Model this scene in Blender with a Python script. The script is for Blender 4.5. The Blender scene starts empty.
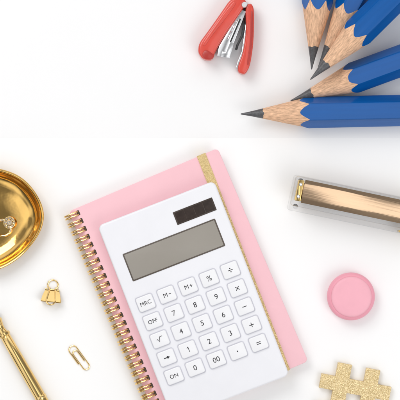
import bpy, bmesh, math, random
from mathutils import Vector, Matrix
random.seed(4)
S = 0.001          # everything below is written in millimetres
H = 2.0            # camera height
R = math.radians
scene = bpy.context.scene
C = scene.collection

# ------------------------------------------------------------------ helpers
def W(px, py, z=0.0):
    k = S * (H - z * S) / H
    return Vector(((px - 200) * k, (200 - py) * k, z * S))

def mk(name, bm, mat, parent=None, sharp=35, smooth=True):
    bmesh.ops.recalc_face_normals(bm, faces=bm.faces[:])
    bmesh.ops.scale(bm, vec=(S, S, S), verts=bm.verts[:])
    me = bpy.data.meshes.new(name)
    bm.to_mesh(me); bm.free()
    for p in me.polygons: p.use_smooth = smooth
    if smooth: me.set_sharp_from_angle(angle=R(sharp))
    me.materials.append(mat)
    o = bpy.data.objects.new(name, me)
    C.objects.link(o)
    if parent: o.parent = parent
    return o

def tag(o, label=None, cat=None, group=None, kind=None):
    if label: o['label'] = label
    if cat: o['category'] = cat
    if group: o['group'] = group
    if kind: o['kind'] = kind
    return o

def thing(name, label, cat, loc, rz=0, group=None):
    o = bpy.data.objects.new(name, None)
    o.empty_display_size = .01
    C.objects.link(o)
    o.location = loc
    o.rotation_euler = (0, 0, R(rz))
    return tag(o, label, cat, group)

def merge(bm, tmp, M=None):
    if M is not None: bmesh.ops.transform(tmp, matrix=M, verts=tmp.verts[:])
    me = bpy.data.meshes.new('tmp'); tmp.to_mesh(me); tmp.free()
    bm.from_mesh(me); bpy.data.meshes.remove(me)

def prism(bm, pts, z0, z1, bev=0, seg=2, M=None, corners=False):
    t = bmesh.new()
    a = [t.verts.new((x, y, z0)) for x, y in pts]
    b = [t.verts.new((x, y, z1)) for x, y in pts]
    n = len(pts)
    t.faces.new(a[::-1]); t.faces.new(b)
    for i in range(n):
        t.faces.new((a[i], a[(i+1) % n], b[(i+1) % n], b[i]))
    bmesh.ops.recalc_face_normals(t, faces=t.faces[:])
    if bev > 0:
        es = [e for e in t.edges if corners or abs(e.verts[0].co.z - e.verts[1].co.z) < 1e-6]
        bmesh.ops.bevel(t, geom=es, offset=bev, segments=seg, affect='EDGES', profile=.5, clamp_overlap=True)
    merge(bm, t, M)
    return bm

def rr(x0, x1, y0, y1, r, n=6):
    pts = []
    for cx, cy, a0 in ((x1-r, y1-r, 0), (x0+r, y1-r, 90), (x0+r, y0+r, 180), (x1-r, y0+r, 270)):
        for i in range(n + 1):
            a = R(a0 + 90 * i / n)
            pts.append((cx + r * math.cos(a), cy + r * math.sin(a)))
    return pts

def box(bm, x0, x1, y0, y1, z0, z1, r=1.0, bev=.4, seg=2):
    return prism(bm, rr(x0, x1, y0, y1, r), z0, z1, bev, seg)

def tube(bm, pts, r, n=8, closed=False):
    P = [Vector(p) for p in pts]; N = len(P)
    rings = []; up = None
    for i, p in enumerate(P):
        if closed: d = P[(i+1) % N] - P[i-1]
        else: d = P[min(i+1, N-1)] - P[max(i-1, 0)]
        d.normalize()
        if up is None:
            up = Vector((0, 0, 1)) if abs(d.z) < .9 else Vector((1, 0, 0))
        up = (up - d * up.dot(d)).normalized()
        s = d.cross(up)
        rad = r[i] if isinstance(r, (list, tuple)) else r
        rings.append([bm.verts.new(p + rad * (math.cos(2*math.pi*k/n) * up + math.sin(2*math.pi*k/n) * s)) for k in range(n)])
    for i in range(N if closed else N - 1):
        A, B = rings[i], rings[(i+1) % N]
        for k in range(n):
            bm.faces.new((A[k], A[(k+1) % n], B[(k+1) % n], B[k]))
    if not closed:
        bm.faces.new(rings[0][::-1]); bm.faces.new(rings[-1])
    return bm

def lathe(bm, prof, n=64, M=None, f=None):
    """prof: (r, z) pairs; r = 0 at an end makes a pole"""
    t = bmesh.new(); rows = []
    for i, (r, z) in enumerate(prof):
        if r <= 1e-6: rows.append([t.verts.new((0, 0, z))]); continue
        row = []
        for k in range(n):
            a = 2 * math.pi * k / n
            q, dz = (f(i, a, r, z) if f else (r, 0))
            row.append(t.verts.new((q * math.cos(a), q * math.sin(a), z + dz)))
        rows.append(row)
    for A, B in zip(rows, rows[1:]):
        for k in range(n):
            j = (k + 1) % n
            if len(A) == 1 and len(B) == 1: continue
            if len(A) == 1: t.faces.new((A[0], B[k], B[j]))
            elif len(B) == 1: t.faces.new((A[k], A[j], B[0]))
            else: t.faces.new((A[k], A[j], B[j], B[k]))
    for row, rev in ((rows[0], True), (rows[-1], False)):
        if len(row) > 1: t.faces.new(row[::-1] if rev else row)
    merge(bm, t, M)
    return bm

XAX = Matrix.Rotation(R(90), 4, 'Y')     # lathe axis z -> x

# ------------------------------------------------------------------ materials
def nodes(name):
    m = bpy.data.materials.new(name); m.use_nodes = True
    nt = m.node_tree
    return m, nt, nt.nodes['Principled BSDF']

def mat(name, col, rough=.4, metal=0, var=.04, vscale=60, bump=0, bscale=900, coat=0, spec=.5, stretch=None):
    m, nt, b = nodes(name)
    N, L = nt.nodes, nt.links
    tc = N.new('ShaderNodeTexCoord'); mp = N.new('ShaderNodeMapping')
    L.new(tc.outputs['Object'], mp.inputs['Vector'])
    if stretch: mp.inputs['Scale'].default_value = stretch
    nz = N.new('ShaderNodeTexNoise'); nz.inputs['Scale'].default_value = vscale; nz.inputs['Detail'].default_value = 5
    L.new(mp.outputs[0], nz.inputs['Vector'])
    rmp = N.new('ShaderNodeValToRGB')
    lo = tuple(c * (1 - var) for c in col[:3]) + (1,); hi = tuple(min(1, c * (1 + var)) for c in col[:3]) + (1,)
    rmp.color_ramp.elements[0].position = .3; rmp.color_ramp.elements[0].color = lo
    rmp.color_ramp.elements[1].position = .7; rmp.color_ramp.elements[1].color = hi
    L.new(nz.outputs['Fac'], rmp.inputs[0]); L.new(rmp.outputs[0], b.inputs['Base Color'])
    mr = N.new('ShaderNodeMapRange'); mr.inputs['To Min'].default_value = max(.02, rough * .8); mr.inputs['To Max'].default_value = min(1, rough * 1.2)
    L.new(nz.outputs['Fac'], mr.inputs['Value']); L.new(mr.outputs[0], b.inputs['Roughness'])
    b.inputs['Metallic'].default_value = metal
    b.inputs['Specular IOR Level'].default_value = spec
    b.inputs['Coat Weight'].default_value = coat; b.inputs['Coat Roughness'].default_value = .1
    if bump:
        n2 = N.new('ShaderNodeTexNoise'); n2.inputs['Scale'].default_value = bscale; n2.inputs['Detail'].default_value = 3
        L.new(mp.outputs[0], n2.inputs['Vector'])
        bp = N.new('ShaderNodeBump'); bp.inputs['Strength'].default_value = bump; bp.inputs['Distance'].default_value = .0004
        L.new(n2.outputs['Fac'], bp.inputs['Height']); L.new(bp.outputs[0], b.inputs['Normal'])
    return m

def glitter(name, c0, c1, scale, amt):
    m, nt, b = nodes(name); N, L = nt.nodes, nt.links
    tc = N.new('ShaderNodeTexCoord'); v = N.new('ShaderNodeTexVoronoi'); v.inputs['Scale'].default_value = scale
    L.new(tc.outputs['Object'], v.inputs['Vector'])
    sp = N.new('ShaderNodeSeparateColor'); L.new(v.outputs['Color'], sp.inputs[0])
    rmp = N.new('ShaderNodeValToRGB'); rmp.color_ramp.elements[0].color = c0; rmp.color_ramp.elements[1].color = c1
    L.new(sp.outputs[0], rmp.inputs[0]); L.new(rmp.outputs[0], b.inputs['Base Color'])
    g = N.new('ShaderNodeNewGeometry')
    a = N.new('ShaderNodeVectorMath'); a.operation = 'SUBTRACT'; L.new(v.outputs['Color'], a.inputs[0]); a.inputs[1].default_value = (.5, .5, .5)
    s = N.new('ShaderNodeVectorMath'); s.operation = 'SCALE'; L.new(a.outputs[0], s.inputs[0]); s.inputs['Scale'].default_value = amt
    d = N.new('ShaderNodeVectorMath'); d.operation = 'ADD'; L.new(g.outputs['Normal'], d.inputs[0]); L.new(s.outputs[0], d.inputs[1])
    n = N.new('ShaderNodeVectorMath'); n.operation = 'NORMALIZE'; L.new(d.outputs[0], n.inputs[0]); L.new(n.outputs[0], b.inputs['Normal'])
    b.inputs['Metallic'].default_value = .5; b.inputs['Roughness'].default_value = .38
    return m

def clear(name, tint, gmax=.3):
    m = bpy.data.materials.new(name); m.use_nodes = True
    nt = m.node_tree; N, L = nt.nodes, nt.links
    for n in list(N): N.remove(n)
    out = N.new('ShaderNodeOutputMaterial'); mix = N.new('ShaderNodeMixShader')
    tr = N.new('ShaderNodeBsdfTransparent'); tr.inputs[0].default_value = tint
    gl = N.new('ShaderNodeBsdfGlossy'); gl.inputs['Roughness'].default_value = .04
    lw = N.new('ShaderNodeLayerWeight'); lw.inputs['Blend'].default_value = .32
    mm = N.new('ShaderNodeMath'); mm.operation = 'MULTIPLY'; mm.inputs[1].default_value = gmax
    L.new(lw.outputs['Fresnel'], mm.inputs[0])
    L.new(mm.outputs[0], mix.inputs[0]); L.new(tr.outputs[0], mix.inputs[1]); L.new(gl.outputs[0], mix.inputs[2])
    L.new(mix.outputs[0], out.inputs[0])
    return m

M_table = mat('white_table', (.925, .925, .925, 1), .55, var=.008, vscale=5, spec=.25)
M_sheet = mat('pale_grey_paper', (.872, .872, .876, 1), .7, var=.008, vscale=8, bump=.03, spec=.2)
M_pink = mat('pink_cover', (.885, .535, .585, 1), .5, var=.018, vscale=40, bump=.1, bscale=1500, spec=.3)
M_page = mat('page_paper', (.85, .83, .8, 1), .8, var=.04, stretch=(1, 1, 60))
M_gold = mat('polished_gold', (.86, .61, .25, 1), .13, 1, var=.08, vscale=50)
M_golds = mat('satin_gold_wire', (.90, .66, .30, 1), .2, 1, var=.06)
M_dish = mat('hammered_gold', (.80, .50, .155, 1), .09, 1, var=.14, vscale=45, bump=.5, bscale=55)
M_hole = mat('punched_hole', (.07, .05, .035, 1), .9)
M_white = mat('white_plastic', (.825, .825, .86, 1), .3, var=.01, spec=.4)
M_key = mat('key_plastic', (.85, .85, .87, 1), .25, var=.01, spec=.5)
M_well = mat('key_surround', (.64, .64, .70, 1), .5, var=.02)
M_ink = mat('printed_ink', (.035, .035, .04, 1), .5, var=.1)
M_lcdf = mat('display_frame', (.10, .08, .065, 1), .35, var=.05)
M_lcd = mat('display_grey', (.31, .285, .25, 1), .3, var=.03, vscale=20)
M_solar = mat('solar_frame', (.05, .035, .028, 1), .25)
M_cell = mat('solar_cell', (.032, .02, .016, 1), .18, var=.2, vscale=200)
M_red = mat('red_plastic', (.66, .065, .042, 1), .28, var=.05, coat=.4)
M_redd = mat('dark_red_plastic', (.43, .03, .022, 1), .35, var=.06, coat=.2)
M_steel = mat('brushed_steel', (.80, .81, .83, 1), .2, 1, var=.08, stretch=(1, 6, 1))
M_black = mat('black_plastic', (.02, .02, .022, 1), .4)
M_blue = mat('blue_lacquer', (.001, .092, .345, 1), .3, var=.12, vscale=140, bump=.15, bscale=200, coat=.3, spec=.3, stretch=(.06, 1, 1))
M_wood = mat('sharpened_cedar', (.72, .45, .285, 1), .65, var=.32, vscale=800, bump=.6, bscale=1000, stretch=(.03, 1, 1), spec=.3)
M_lead = mat('graphite', (.085, .085, .09, 1), .34, var=.25, vscale=500, bump=.6, bscale=1200)
M_cut = mat('cut_wood_end', (.5, .33, .2, 1), .7, var=.2, vscale=400)
M_acr = clear('clear_acrylic', (.996, .996, .996, 1))
M_rose = mat('rose_gold_plate', (.70, .495, .325, 1), .14, 1, var=.06, vscale=30, bump=.9, bscale=170, stretch=(.03, 1, 1))
M_pot = mat('pink_pot', (.87, .36, .45, 1), .5, var=.03, vscale=50, coat=.05)
M_lid = mat('pale_pink_lid', (.89, .435, .515, 1), .5, var=.025, vscale=60)
M_glit = glitter('gold_glitter', (.54, .38, .15, 1), (.95, .77, .46, 1), 2300, .6)
M_band = glitter('gold_lurex', (.52, .375, .15, 1), (.86, .66, .34, 1), 2500, .4)
m, nt, b = nodes('crystal')
b.inputs['Base Color'].default_value = (.97, .97, .98, 1); b.inputs['Roughness'].default_value = .02
b.inputs['Transmission Weight'].default_value = .8; b.inputs['IOR'].default_value = 1.9
M_crys = m

# ------------------------------------------------------------------ setting
bm = bmesh.new(); prism(bm, [(-1500, -1500), (1500, -1500), (1500, 1500), (-1500, 1500)], -20, 0)
tag(mk('tabletop', bm, M_table), 'white tabletop', kind='structure')
bm = bmesh.new(); prism(bm, [(-700, 62), (700, 62), (700, 700), (-700, 700)], .01, .08)
tag(mk('backdrop', bm, M_sheet), 'pale grey paper sheet covering the far part of the white tabletop', kind='structure')
ZB = .09

# ------------------------------------------------------------------ notebook
nb = thing('spiral_notebook', 'pink hardcover notebook with gold spiral binding, lying under the white calculator', 'notebook', W(69, 211.5, 6), 23)
nb.location.z = 0
NW, NL = 161, 230
bm = bmesh.new(); box(bm, 0, NW, -NL, 0, 0.05, 1.4, 4, .3); mk('back_cover', bm, M_pink, nb)
bm = bmesh.new(); box(bm, 3, NW-3, -NL+3, -3, 1.4, 10.5, 2, 0); mk('pages', bm, M_page, nb)
bm = bmesh.new(); box(bm, 0, NW, -NL, 0, 10.5, 12.2, 4, .5, 3); mk('front_cover', bm, M_pink, nb)
bm = bmesh.new()
def bandx(y): return 143.3 + (-y / NL) * (-6.6)
rows = []
for (y, z) in [(.2, 1), (.75, 1), (.2, 12.25), (.75, 12.9), (-NL-.2, 12.25), (-NL-.75, 12.9), (-NL-.2, 1), (-NL-.75, 1)]:
    x = bandx(y); rows.append([bm.verts.new((x-4.6, y, z)), bm.verts.new((x+4.6, y, z))])
inner = [rows[0], rows[2], rows[4], rows[6]]; outer = [rows[1], rows[3], rows[5], rows[7]]
for L_ in (inner, outer):
    for A, B in zip(L_, L_[1:]): bm.faces.new((A[0], A[1], B[1], B[0]))
for s in (0, 1):
    for i in range(3): bm.faces.new((inner[i][s], inner[i+1][s], outer[i+1][s], outer[i][s]))
for i in (0, 3): bm.faces.new((inner[i][0], inner[i][1], outer[i][1], outer[i][0]))
mk('elastic_band', bm, M_band, nb)
nr = 27; pitch = (NL - 10) / (nr - 1)
ring0 = hole0 = None
for i in range(nr):
    y = -5 - i * pitch
    if ring0 is None:
        bm = bmesh.new()
        for dy in (-1.45, 1.45):
            tube(bm, [(1.5 + 7.4*math.cos(a), dy, 8.1 + 7.0*math.sin(a)) for a in [2*math.pi*k/40 for k in range(40)]], .95, 10, True)
        ring0 = r_ = mk('binding_ring', bm, M_golds, nb)
        bm = bmesh.new(); box(bm, 6.9, 9.8, -2.6, 2.6, 12.15, 12.28, .9, 0); hole0 = h_ = mk('punch_hole', bm, M_hole, nb)
    else:
        r_ = ring0.copy(); C.objects.link(r_); r_.parent = nb
        h_ = hole0.copy(); C.objects.link(h_); h_.parent = nb
    r_.location = (0, y*S, 0); h_.location = (0, y*S, 0)

# ------------------------------------------------------------------ calculator
ZC = 12.95
calc = thing('calculator', 'white desktop calculator with square keys lying on the pink notebook', 'calculator', W(193.5, 300.5, ZC + 12), 21.2)
calc.location.z = ZC * S
CW, CL = 61.8, 103
bm = bmesh.new(); box(bm, -CW+1, CW-1, -CL+1, CL-1, 0, 5, 5, .8); mk('lower_shell', bm, M_white, calc)
bm = bmesh.new(); box(bm, -CW, CW, -CL, CL, 5, 12, 5.5, 2.0, 4); mk('upper_shell', bm, M_white, calc)
bm = bmesh.new(); box(bm, -49, 49, 53.5-14.5, 53.5+14.5, 11.9, 12.35, 1.0, .15); dsp = mk('display', bm, M_lcdf, calc)
bm = bmesh.new(); box(bm, -47.6, 47.6, 53.5-13.1, 53.5+13.1, 12.3, 12.5, .6, .05); mk('screen', bm, M_lcd, dsp)
bm = bmesh.new(); box(bm, 33-20.8, 33+20.8, 81.8-6.7, 81.8+6.7, 11.9, 12.3, .6, .1); sol = mk('solar_panel', bm, M_solar, calc)
for k in range(4):
    x0 = 33 - 19.6 + k * 9.8
    bm = bmesh.new(); box(bm, x0+.25, x0+9.55, 81.8-5.4, 81.8+5.4, 12.25, 12.42, .2, 0); mk('solar_cell', bm, M_cell, sol)

def text_mesh(s, size):
    cu = bpy.data.curves.new('t', 'FONT'); cu.body = s; cu.size = size; cu.extrude = .06; cu.resolution_u = 4
    o = bpy.data.objects.new('t', cu); C.objects.link(o)
    bpy.context.view_layer.update()
    me = bpy.data.meshes.new_from_object(o.evaluated_get(bpy.context.evaluated_depsgraph_get()))
    bpy.data.objects.remove(o); bpy.data.curves.remove(cu)
    b = bmesh.new(); b.from_mesh(me); bpy.data.meshes.remove(me)
    xs = [v.co.x for v in b.verts]; ys = [v.co.y for v in b.verts]
    c = Vector(((min(xs)+max(xs))/2, (min(ys)+max(ys))/2, 0))
    for v in b.verts: v.co -= c
    return b

KEYS = [['MRC', 'M\u2212', 'M+', '%', '\u00f7'], ['OFF', '7', '8', '9', '\u00d7'], ['root', '4', '5', '6', '\u2212'],
        ['arrow', '1', '2', '3', '+'], ['ON', '0', '00', '.', '=']]
WORD = {'root': 'square root sign', 'arrow': 'right arrow', '\u00f7': 'division sign', '\u00d7': 'multiplication sign', '\u2212': 'minus sign',
        '+': 'plus sign', '=': 'equals sign', '.': 'decimal point', '%': 'percent sign', 'M\u2212': 'M minus', 'M+': 'M plus'}
def bar(bm, x0, x1, y0, y1): prism(bm, [(x0, y0), (x1, y0), (x1, y1), (x0, y1)], -.06, .06)
well = key0 = None
for r in range(5):
    for c in range(5):
        s = KEYS[r][c]
        if key0 is None:
            bm = bmesh.new()
            prism(bm, rr(-8.4, 8.4, -7.2, 7.2, 2.2), 0, 2.2, .8, 3)
            key0 = k_ = mk('key', bm, M_key, calc)
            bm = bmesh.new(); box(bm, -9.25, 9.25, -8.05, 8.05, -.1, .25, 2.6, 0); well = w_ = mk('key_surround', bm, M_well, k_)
        else:
            k_ = key0.copy(); C.objects.link(k_); k_.parent = calc
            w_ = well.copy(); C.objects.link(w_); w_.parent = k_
        k_['label'] = 'square white key marked ' + WORD.get(s, s)
        k_.location = ((c-2)*22.4*S, (-23.7 - (r-2)*19.3)*S, 12.0*S)
        bm = bmesh.new()
        if s == 'root':
            tube(bm, [(-3, .2, 0), (-2.1, .8, 0), (-.9, -2.3, 0), (.6, 2.6, 0), (3.3, 2.6, 0)], .3, 6)
        elif s == 'arrow':
            bar(bm, -3, .6, -.45, .45); prism(bm, [(.4, -1.7), (3.1, 0), (.4, 1.7)], -.06, .06)
        elif s == '\u2212': bar(bm, -2.2, 2.2, -.35, .35)
        elif s == '+': prism(bm, [(-2.3,-.35),(-.35,-.35),(-.35,-2.3),(.35,-2.3),(.35,-.35),(2.3,-.35),(2.3,.35),(.35,.35),(.35,2.3),(-.35,2.3),(-.35,.35),(-2.3,.35)], -.06, .06)
        elif s == '=': bar(bm, -2.2, 2.2, .55, 1.2); bar(bm, -2.2, 2.2, -1.2, -.55)
        elif s == '.': lathe(bm, [(.7, -.06), (.7, .06)], 16)
        elif s == '\u00f7':
            bar(bm, -2.4, 2.4, -.33, .33)
            for y in (1.75, -1.75): lathe(bm, [(.62, -.06), (.62, .06)], 16, Matrix.Translation((0, y, 0)))
        elif s == '\u00d7':
            bar(bm, -2.5, 2.5, -.35, .35); prism(bm, [(-.35, -2.5), (.35, -2.5), (.35, 2.5), (-.35, 2.5)], -.055, .065)
            bmesh.ops.rotate(bm, verts=bm.verts[:], matrix=Matrix.Rotation(R(45), 3, 'Z'))
        elif s == 'M\u2212':
            merge(bm, text_mesh('M', 6.0), Matrix.Translation((-1.5, 0, 0))); bar(bm, 1.9, 4.5, -.28, .28)
        elif s == 'M+':
            merge(bm, text_mesh('M', 6.0), Matrix.Translation((-1.6, 0, 0)))
            prism(bm, [(1.8+a, b_) for a, b_ in [(0,-.28),(1.12,-.28),(1.12,-1.4),(1.68,-1.4),(1.68,-.28),(2.8,-.28),(2.8,.28),(1.68,.28),(1.68,1.4),(1.12,1.4),(1.12,.28),(0,.28)]], -.06, .06)
        elif s == '1':
            prism(bm, [(.35, -2.6), (.95, -2.6), (.95, 2.6), (.45, 2.6), (-.9, 1.55), (-.9, .95), (.35, 1.75)], -.06, .06)
        else:
            merge(bm, text_mesh(s, 5.6 if len(s) == 3 or s == 'ON' else 7.4))
        l_ = mk('legend', bm, M_ink, k_, smooth=False)
        l_.location = (0, 0, 2.28*S)

# ------------------------------------------------------------------ pencils
GP = 'blue pencils fanned out in the top right corner'
AP, KC = 13.6, 15.0 / 66
def hexr(a):
    s = sum(max(math.cos(a - R(60*i)), 0) ** 60 for i in range(6))
    return AP / s ** (1/60)
def pencil(tip, to, label, ztip=None, tilt=0, length=255, roll=0):
    z = AP + .15 + ZB if ztip is None else ztip
    ang = math.degrees(math.atan2(-(to[1]-tip[1]), to[0]-tip[0]))
    t = thing('pencil', label, 'pencil', W(tip[0], tip[1], z), 0, GP)
    t.rotation_euler = (Matrix.Rotation(R(ang), 3, 'Z') @ Matrix.Rotation(R(tilt), 3, 'Y') @ Matrix.Rotation(R(roll), 3, 'X')).to_euler()
    n = 96; dl = 23
    def rows_mesh(fs):
        bm = bmesh.new(); rows = []
        for f in fs:
            row = []
            for k in range(n):
                a = 2*math.pi*k/n
                d, r = f(a)
                row.append(bm.verts.new((d, r*math.sin(a), r*math.cos(a))))
            rows.append(row)
        for A, B in zip(rows, rows[1:]):
            for k in range(n):
                bm.faces.new((A[k], A[(k+1) % n], B[(k+1) % n], B[k]))
        bm.faces.new(rows[0]); bm.faces.new(rows[-1][::-1])
        return bm
    rnd = random.Random(int(tip[0]*7+tip[1]))
    ph = [rnd.uniform(0, 6.28) for _ in range(6)]
    wob = lambda a: .5*math.sin(3*a+ph[0]) + .35*math.sin(7*a+ph[1])
    mk('lead', rows_mesh([lambda a: (.5, .25), lambda a: (1.6, .75), lambda a: (4, 1.15), lambda a: (dl*.5, dl*.5*KC), lambda a: (dl+wob(a), (dl+wob(a))*KC)]), M_lead, t)
    def jd(a): return hexr(a)/KC + .5*math.sin(5*a+ph[2]) + .3*math.sin(11*a+ph[3])
    fs = [lambda a: (dl+wob(a), (dl+wob(a))*KC)]
    for q in (.15, .3, .45, .6, .75, .9): fs.append(lambda a, q=q: ((dl*(1-q)+58*q), (dl*(1-q)+58*q)*KC))
    fs.append(lambda a: (jd(a), jd(a)*KC))
    mk('sharpened_wood', rows_mesh(fs), M_wood, t)
    mk('barrel', rows_mesh([lambda a: (jd(a)-.1, jd(a)*KC*.985), lambda a: (jd(a), min(jd(a)*KC+.18, hexr(a)+.18)), lambda a: (jd(a)+3, hexr(a)+.1), lambda a: (length*.5, hexr(a)+.1), lambda a: (length-1, hexr(a)+.1), lambda a: (length, hexr(a)-.6)]), M_blue, t, sharp=24)
    bm = bmesh.new(); lathe(bm, [(0, length-1), (AP*.93, length-1), (AP*.93, length+.2), (0, length+.2)], 32, XAX); mk('cut_end', bm, M_cut, t)
    return t
pencil((240, 114), (400, 110.5), 'lowest blue pencil of the fan, lying almost level with its tip pointing left')
pencil((290, 101), (400, 61), 'blue pencil slanting just above the level pencil, tip pointing to lower left')
pencil((318, 68), (359, -10), 'steep blue pencil wedged between the diagonal pencil and the nearly upright one')
pencil((311.5, 70), (317.5, 0), 'leftmost blue pencil of the fan, nearly upright with its point straight down')
pencil((310, 80), (400, -9), 'diagonal blue pencil in the middle of the fan, resting over the steep pencil', ztip=39.5, tilt=5.6)

# ------------------------------------------------------------------ red stapler (lying on its side, opened out)
st = thing('red_stapler', 'small red stapler lying opened out beside the blue pencils', 'stapler', W(228, 40, 8), 0)
st.location.z = ZB * S
def q(pts): return [((x-228), (40-y)) for x, y in pts]
def smooth_poly(pts, it=2):
    for _ in range(it):
        o = []
        for i in range(len(pts)):
            a, b_ = Vector(pts[i]), Vector(pts[(i+1) % len(pts)])
            o += [tuple(a*.8+b_*.2), tuple(a*.2+b_*.8)]
        pts = o
    return pts
bm = bmesh.new(); prism(bm, smooth_poly(q([(231, -1), (244, -1), (246.5, 4), (238, 17), (224, 37), (216, 51), (212, 61), (203, 60), (198, 53), (199, 44), (208, 32), (220, 15)])), .5, 18, 2.2, 3)
cov = mk('cover', bm, M_red, st)
bm = bmesh.new(); prism(bm, smooth_poly(q([(233, 3), (237, 3), (225, 20), (212, 36), (205, 47), (202, 46), (210, 33), (222, 17)])), 17.6, 18.5, .3); mk('cover_ridge', bm, M_red, cov)
bm = bmesh.new(); prism(bm, smooth_poly(q([(202, 55), (206, 50), (215, 56), (212, 60.5), (204, 59.5)])), 17.5, 18.8, .4); mk('nose_trim', bm, M_redd, cov)
bm = bmesh.new(); prism(bm, q([(240, 10), (246, 12), (239, 30), (233, 46), (229, 58), (217, 56), (219, 46), (228, 31)]), 3, 15, .7)
mag = mk('magazine', bm, M_steel, st)
bm = bmesh.new(); prism(bm, q([(229, 42), (234, 44), (229.5, 58.6), (221, 57.4), (222, 52), (225.5, 53)]), 14.5, 16.6, .4); mk('staple_guide', bm, M_steel, mag)
bm = bmesh.new(); prism(bm, q([(239.5, 19), (241, 19.6), (231, 43), (229.6, 42.4)]), 14.6, 15.3, .1); mk('slot', bm, M_black, mag)
bm = bmesh.new()
cpt = []
for k in range(97):
    tt = k/96; aa = tt*2*math.pi*8
    cx, cy = 236.2 - 8.5*tt, 22 + 18*tt
    cpt.append((cx - 228 + 1.3*math.cos(aa)*.9, 40 - cy + 1.3*math.cos(aa)*.42, 15.8 + 1.1*math.sin(aa)))
tube(bm, cpt, .35, 6); mk('coil_spring', bm, M_steel, mag)
bm = bmesh.new(); prism(bm, smooth_poly(q([(245, 6), (251, 4), (254, 10), (253.5, 42), (250, 66), (245, 75), (238, 73), (237.5, 67), (242.5, 54), (246, 32)])), .5, 17, 1.6, 3)
base = mk('base', bm, M_red, st)
bm = bmesh.new(); prism(bm, q([(245.6, 24), (246.6, 24), (244.4, 52), (239.2, 68), (235.6, 68.4), (237.5, 62), (241.6, 52)]), 3, 14, .4); mk('anvil', bm, M_steel, base)
bm = bmesh.new(); prism(bm, smooth_poly(q([(250.5, 12), (252.4, 12), (252.2, 42), (248.5, 66), (246.5, 65), (250, 42)])), 16.7, 17.6, .25); mk('rubber_foot', bm, M_redd, base)
bm = bmesh.new(); tube(bm, [(x-228, 40-y, 10) for x, y in [(243, 18), (244, 26), (242, 36), (237.5, 45), (236, 50)]], 1.2, 8); mk('spring_arm', bm, M_black, st)
bm = bmesh.new(); lathe(bm, [(0, .4), (2.6, .4), (3, 1), (3, 18.4), (2.4, 19.2), (0, 19.2)], 32, Matrix.Translation((244-228, 40-6, 0))); mk('hinge_pin', bm, M_steel, st)

# ------------------------------------------------------------------ clear stapler
cs = thing('acrylic_stapler', 'clear acrylic stapler with rose gold top plate at the right edge', 'stapler', W(290.5, 192, 8), -11.8)
cs.location.z = 0
bm = bmesh.new(); box(bm, 0, 134, -18, 18, 1, 8, 3, 1.6, 4); mk('base', bm, M_acr, cs)
bm = bmesh.new(); box(bm, 1.5, 132, -13, 17, 15, 30, 3, 2.0, 4); mk('arm', bm, M_acr, cs)
bm = bmesh.new()                                           # gently crowned metal plate
nx, ny = 24, 12; g = []
for i in range(nx+1):
    x = 11 + 122*i/nx; row = []
    for j in range(ny+1):
        v = -1 + 2*j/ny
        row.append(bm.verts.new((x, 3 + 11.5*v, 31.0 + 1.3*(1-abs(v)**2.6) + .9*math.sin(math.pi*(i/nx)*1.6))))
    g.append(row)
for i in range(nx):
    for j in range(ny): bm.faces.new((g[i][j], g[i+1][j], g[i+1][j+1], g[i][j+1]))
ex = bmesh.ops.extrude_face_region(bm, geom=bm.faces[:])
for v in [e for e in ex['geom'] if isinstance(e, bmesh.types.BMVert)]: v.co.z = 30.1
mk('top_plate', bm, M_rose, cs)
bm = bmesh.new(); box(bm, 5, 128, -5.5, 11.5, 9, 14.8, .8, .5); mk('magazine', bm, M_rose, cs)
bm = bmesh.new(); box(bm, 4.5, 10.4, -7.5, 13.5, 9.5, 31, 1, .6); mk('nose', bm, M_gold, cs)
bm = bmesh.new(); box(bm, 6, 22, -7, 12, 8.05, 8.8, 1, .2); mk('anvil', bm, M_gold, cs)
for y in (-3, 9):
    bm = bmesh.new(); lathe(bm, [(1.7, 30.5), (1.7, 31.5), (1.1, 32), (0, 32)], 20, Matrix.Translation((7.4, y, 0))); mk('rivet', bm, M_steel, cs)
bm = bmesh.new(); tube(bm, [(121, -16.5, 19), (121, 17.5, 19)], 2.2, 16); mk('hinge_pin', bm, M_gold, cs)
for y in (-16, 16):
    bm = bmesh.new(); box(bm, 112, 130, y-1.2, y+1.2, 7.8, 24, 1, .3); mk('hinge_bracket', bm, M_gold, cs)
for x in (8, 124):
    for y in (-13, 13):
        bm = bmesh.new(); lathe(bm, [(0, 0.02), (2.6, 0.02), (2.6, 1), (0, 1)], 20, Matrix.Translation((x, y, 0))); mk('foot', bm, M_acr, cs)

# ------------------------------------------------------------------ pink pot
mc = thing('round_pot', 'small round pink pot with a paler flat lid below the clear stapler', 'pot', W(351, 296.5, 8), 0)
mc.location.z = 0
bm = bmesh.new(); lathe(bm, [(0, .02), (19.5, .05), (22, 1), (23.4, 3.2), (23.9, 6.5), (23.7, 9.5), (23.0, 11.9), (21.9, 13.4), (20.4, 14.2), (18.8, 14.4), (0, 14.4)], 96); mk('body', bm, M_pot, mc, sharp=60)
bm = bmesh.new(); lathe(bm, [(0, 13.9), (19.6, 14.0), (20.1, 14.5), (20.1, 15.1), (19.6, 15.8), (18.6, 16.3), (17.0, 16.7), (14, 17.0), (8, 17.2), (0, 17.3)], 96); mk('lid', bm, M_lid, mc, sharp=60)

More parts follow.
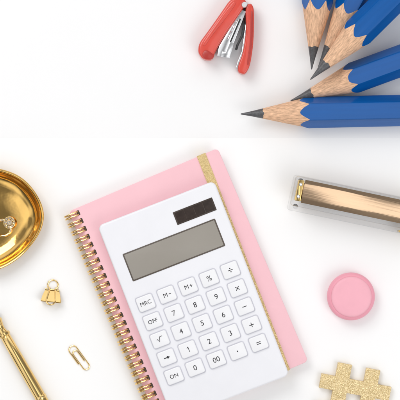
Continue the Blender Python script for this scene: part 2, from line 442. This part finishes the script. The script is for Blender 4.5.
# ------------------------------------------------------------------ hashtag
hs = thing('hashtag_ornament', 'flat gold glitter hashtag symbol in the bottom right corner', 'ornament', W(352.5, 401.5, 6), -11)
hs.location.z = 0
a, b1 = 7.2, 21.5
e = 35.5
bm = bmesh.new()
segs = [(-b1, -a, -e, -b1), (-b1, -a, -b1, -a), (-b1, -a, -a, a), (-b1, -a, a, b1), (-b1, -a, b1, e), (a, b1, -e, -b1), (a, b1, -b1, -a), (a, b1, -a, a), (a, b1, a, b1), (a, b1, b1, e),
        (-e, -b1, a, b1), (-a, a, a, b1), (b1, e, a, b1), (-e, -b1, -b1, -a), (-a, a, -b1, -a), (b1, e, -b1, -a)]
vd = {}
def vv(x, y):
    if (x, y) not in vd: vd[(x, y)] = bm.verts.new((x, y, 6))
    return vd[(x, y)]
fc = [bm.faces.new((vv(x0, y0), vv(x1, y0), vv(x1, y1), vv(x0, y1))) for x0, x1, y0, y1 in segs]
ex = bmesh.ops.extrude_face_region(bm, geom=bm.faces[:])
for v in [g for g in ex['geom'] if isinstance(g, bmesh.types.BMVert)]: v.co.z = .05
bmesh.ops.bevel(bm, geom=[e_ for e_ in bm.edges if len(e_.link_faces) == 2 and e_.calc_face_angle(0) > .5], offset=.6, segments=2, affect='EDGES', profile=.5)
mk('symbol', bm, M_glit, hs)

# ------------------------------------------------------------------ gold dish and ring
ds = thing('trinket_dish', 'polished gold trinket dish cut off by the left edge', 'dish', W(-8, 218, 8), 0)
ds.location.z = 0
def wav(i, a, r, z):
    # rounded teardrop, fullest at the upper right and drawn in towards the lower right
    k = 1 + .018*math.cos(3*a - .5) + .012*math.cos(2*a + 1.2) + .006*math.sin(7*a+1) - .065*math.exp(-((a - R(318))/R(26))**2) + .02*math.exp(-((a - R(275))/R(14))**2)
    return r * (1 + (k-1)*min(1, r/40)), .9*math.sin(2*a)*max(0, (z-4)/12)
prof = [(0, .1), (26, .05), (33, .8), (41, 4.5), (47.5, 10.5), (50.6, 14.2), (51.1, 15.0), (50.9, 15.7), (50.2, 16.1), (49.4, 15.9), (47.9, 14.4), (46, 12.2), (44.2, 9.8), (39.5, 5.4), (33, 3), (27, 2), (14, 1.6), (0, 1.5)]
bm = bmesh.new(); lathe(bm, prof[:9], 128, None, wav)
bmesh.ops.delete(bm, geom=[f for f in bm.faces if len(f.verts) > 4], context='FACES_ONLY')
mk('bowl', bm, M_dish, ds, sharp=80)
bm = bmesh.new(); lathe(bm, prof[8:], 128, None, wav)
bmesh.ops.delete(bm, geom=[f for f in bm.faces if len(f.verts) > 4], context='FACES_ONLY')
mk('inner_face', bm, M_dish, ds, sharp=80)

rg = thing('jewelled_ring', 'gold ring set with a cluster of small clear stones lying in the gold dish', 'ring', W(3, 228, 4), 40)
rg.location.z = 1.7 * S
bm = bmesh.new(); tube(bm, [(8*math.cos(a), 8*math.sin(a), 1.4) for a in [2*math.pi*k/48 for k in range(48)]], 1.3, 10, True); mk('band', bm, M_gold, rg)
def gem(x, y, z, r, par):
    bm = bmesh.new(); lathe(bm, [(0, -r*.9), (r*.98, 0), (r, r*.12), (r*.6, r*.55), (0, r*.56)], 8, Matrix.Translation((x, y, z)))
    return mk('stone', bm, M_crys, par, smooth=False)
gem(8.5, 0, 5.0, 3.0, rg)
for k in range(8):
    an = 2*math.pi*k/8; gem(8.5 + 4.5*math.cos(an), 4.5*math.sin(an), 4.7, 1.5, rg)
for an in (-62, -47, 47, 62): gem(8*math.cos(R(an)), 8*math.sin(R(an)), 3.1, 1.3, rg)
bm = bmesh.new(); lathe(bm, [(1.2, 0.6), (2.0, 2.2), (5.6, 4.0), (6.1, 4.3), (5.6, 4.6), (2.6, 3.6), (0, 3.2)], 24, Matrix.Translation((8.5, 0, 0))); mk('setting', bm, M_gold, rg)

# ------------------------------------------------------------------ binder clip
bc = thing('binder_clip', 'small gold binder clip with wire loop handles lying below the gold dish', 'clip', W(51.5, 296, 5), -6)
bc.location.z = 0
YZ = Matrix(((0, 0, 1, 0), (1, 0, 0, 0), (0, 1, 0, 0), (0, 0, 0, 1)))
pth = [(5.6, 1.55), (5.6, .9), (-5.2, .1), (-6.0, .6), (-6.4, 4.5), (-6.1, 8.0), (-5.3, 8.7), (0, 6.1), (5.6, 2.6), (5.6, 1.9), (0, 5.3), (-5.2, 7.8), (-5.6, 4.5), (-5.2, .85)]
bm = bmesh.new(); prism(bm, pth, -10, 10, .12, 1, YZ)
for v in bm.verts:                                        # sheet flares towards the spine
    v.co.x *= 1.0 - .30 * max(0, min(1, (v.co.y + 4) / 9.6)) ** 1.2
mk('body', bm, M_gold, bc, sharp=25)
for z in (2.6, .95):
    bm = bmesh.new()
    for x0, x1 in ((-7, -4.4), (-2.0, 2.0), (4.4, 7)):
        tube(bm, [(x0, 6.1, z+.1), (x1, 6.1, z+.1)], .85, 10)
    mk('jaw_roll', bm, M_gold, bc)
def handle(pts):
    bm = bmesh.new(); tube(bm, pts, .75, 8); return mk('handle', bm, M_golds, bc)
def loop(z0, z1, y1, wd, sgn=1):
    pts = [(-3.1, 6.2, z0), (-3.1, 6.2 + sgn*1.8, z0 + .5*(z1-z0)*.3)]
    for k in range(13):
        a_ = R(205 - 230*k/12)
        pts.append((wd*math.cos(a_), y1 + sgn*(-wd + wd*math.sin(a_)), z1))
    pts += [(3.1, 6.2 + sgn*1.8, z0 + .5*(z1-z0)*.3), (3.1, 6.2, z0)]
    return pts
handle(loop(1.2, .85, 15.8, 5.2))
# the second handle is folded back over the body
pts = loop(3.4, 3.4, -8.5, 4.6, -1)
pts = [(x, y, max(z, 3.4 + (6.2 - y) * .53)) for x, y, z in pts]
handle(pts)

# ------------------------------------------------------------------ pen
pn = thing('gold_pen', 'slim gold pen with a clear crystal top in the bottom left corner', 'pen', W(-5, 318, 6), -60)
pn.location.z = 7.3 * S
bm = bmesh.new(); lathe(bm, [(0, -7.5), (5, -7.4), (7.2, -5), (7.1, -4), (3.2, 7), (0, 7.2)], 10, XAX); mk('crystal', bm, M_crys, pn, smooth=False)
bm = bmesh.new(); lathe(bm, [(2.8, 3), (5.2, 2), (6.0, 3), (4.2, 9), (3.6, 13), (4.2, 15), (4.4, 17), (0, 17.2)], 40, XAX)
mk('crown', bm, M_gold, pn)
bm = bmesh.new(); lathe(bm, [(0, 17), (5.6, 17.1), (6.1, 17.8), (6.1, 20), (5.6, 20.6), (0, 20.8)], 48, XAX); mk('collar', bm, M_gold, pn)
bm = bmesh.new(); lathe(bm, [(0, 20.6), (4.6, 20.7), (5.0, 21.5), (5.5, 45), (5.7, 88), (5.4, 90), (0, 90)], 48, XAX); mk('upper_barrel', bm, M_gold, pn)
bm = bmesh.new(); lathe(bm, [(0, 89.8), (5.9, 89.9), (6.1, 90.6), (6.1, 92.6), (5.8, 93.2), (0, 93.4)], 48, XAX); mk('middle_band', bm, M_golds, pn)
bm = bmesh.new(); lathe(bm, [(0, 93.2), (5.7, 93.3), (5.6, 114), (5.0, 127), (3.4, 137), (2, 142), (0, 142)], 48, XAX); mk('lower_barrel', bm, M_gold, pn)
bm = bmesh.new(); lathe(bm, [(0, 141.8), (1.3, 141.9), (1.1, 145), (.4, 147), (0, 147)], 20, XAX); mk('nib', bm, M_steel, pn)

# ------------------------------------------------------------------ paper clip
pc = thing('paper_clip', 'small gold wire paper clip lying on the white table near the pen', 'clip', W(78.8, 357.8, 1), 36)
pc.location.z = 0
pts = [(-4.2, -5, .7), (-4.2, 3, .7)]
def arc(cx, cy, r, a0, a1, n=12): return [(cx + r*math.cos(R(a0+(a1-a0)*k/n)), cy + r*math.sin(R(a0+(a1-a0)*k/n)), .7) for k in range(n+1)]
pts += arc(0, 9.6, 4.2, 180, 0) + arc(.75, -11.0, 3.45, 0, -180) + arc(-.05, 5.6, 2.65, 180, 0) + [(2.6, -5.5, .7)]
bm = bmesh.new(); tube(bm, pts, .66, 8); mk('wire', bm, M_golds, pc)

# ------------------------------------------------------------------ light, world, camera
def area(name, loc, target, sx, sy, power, col=(1, 1, 1)):
    l = bpy.data.lights.new(name, 'AREA'); l.shape = 'RECTANGLE'; l.size = sx; l.size_y = sy; l.energy = power; l.color = col
    o = bpy.data.objects.new(name, l); C.objects.link(o); o.location = loc
    o.rotation_euler = (Vector(target) - Vector(loc)).to_track_quat('-Z', 'Y').to_euler()
area('softbox_lamp', (-.7, .9, 1.3), (0, 0, 0), .9, .9, 12, (1, .99, .985))
area('added_fill_light', (1.0, -.7, 1.4), (0, 0, 0), .9, .9, 6.5, (.98, .99, 1))  # added fill with no known source, evens out and lifts the exposure
area('added_overhead_light', (.42, .1, 2.8), (.42, .1, 0), .62, 1.6, 4.2)  # added overhead light, placed so the rose gold plate reflects brightly

w = bpy.data.worlds.new('World'); scene.world = w; w.use_nodes = True
nt = w.node_tree; N, L = nt.nodes, nt.links
bg = N['Background']
tc = N.new('ShaderNodeTexCoord')
nz = N.new('ShaderNodeTexNoise'); nz.inputs['Scale'].default_value = 1.6; nz.inputs['Detail'].default_value = 1.5
L.new(tc.outputs['Generated'], nz.inputs['Vector'])
rp = N.new('ShaderNodeValToRGB')
rp.color_ramp.elements[0].position = .39; rp.color_ramp.elements[0].color = (.2, .2, .2, 1)
rp.color_ramp.elements[1].position = .55; rp.color_ramp.elements[1].color = (1, 1, 1, 1)
L.new(nz.outputs['Fac'], rp.inputs[0])
sx = N.new('ShaderNodeSeparateXYZ'); L.new(tc.outputs['Generated'], sx.inputs[0])
mr = N.new('ShaderNodeMapRange'); mr.interpolation_type = 'SMOOTHSTEP'
mr.inputs['From Min'].default_value = .0; mr.inputs['From Max'].default_value = .5
mr.inputs['To Min'].default_value = .35; mr.inputs['To Max'].default_value = 1.2
L.new(sx.outputs['Z'], mr.inputs['Value'])
L.new(rp.outputs[0], bg.inputs['Color']); L.new(mr.outputs[0], bg.inputs['Strength'])

cam = bpy.data.cameras.new('Camera'); cam.sensor_width = 36; cam.lens = 36 * H / .4; cam.clip_start = .05; cam.clip_end = 50
co = bpy.data.objects.new('Camera', cam); C.objects.link(co); co.location = (0, 0, H); co.rotation_euler = (0, 0, 0)
scene.camera = co
scene.view_settings.view_transform = 'Standard'
scene.view_settings.look = 'None'
scene.view_settings.exposure = 0
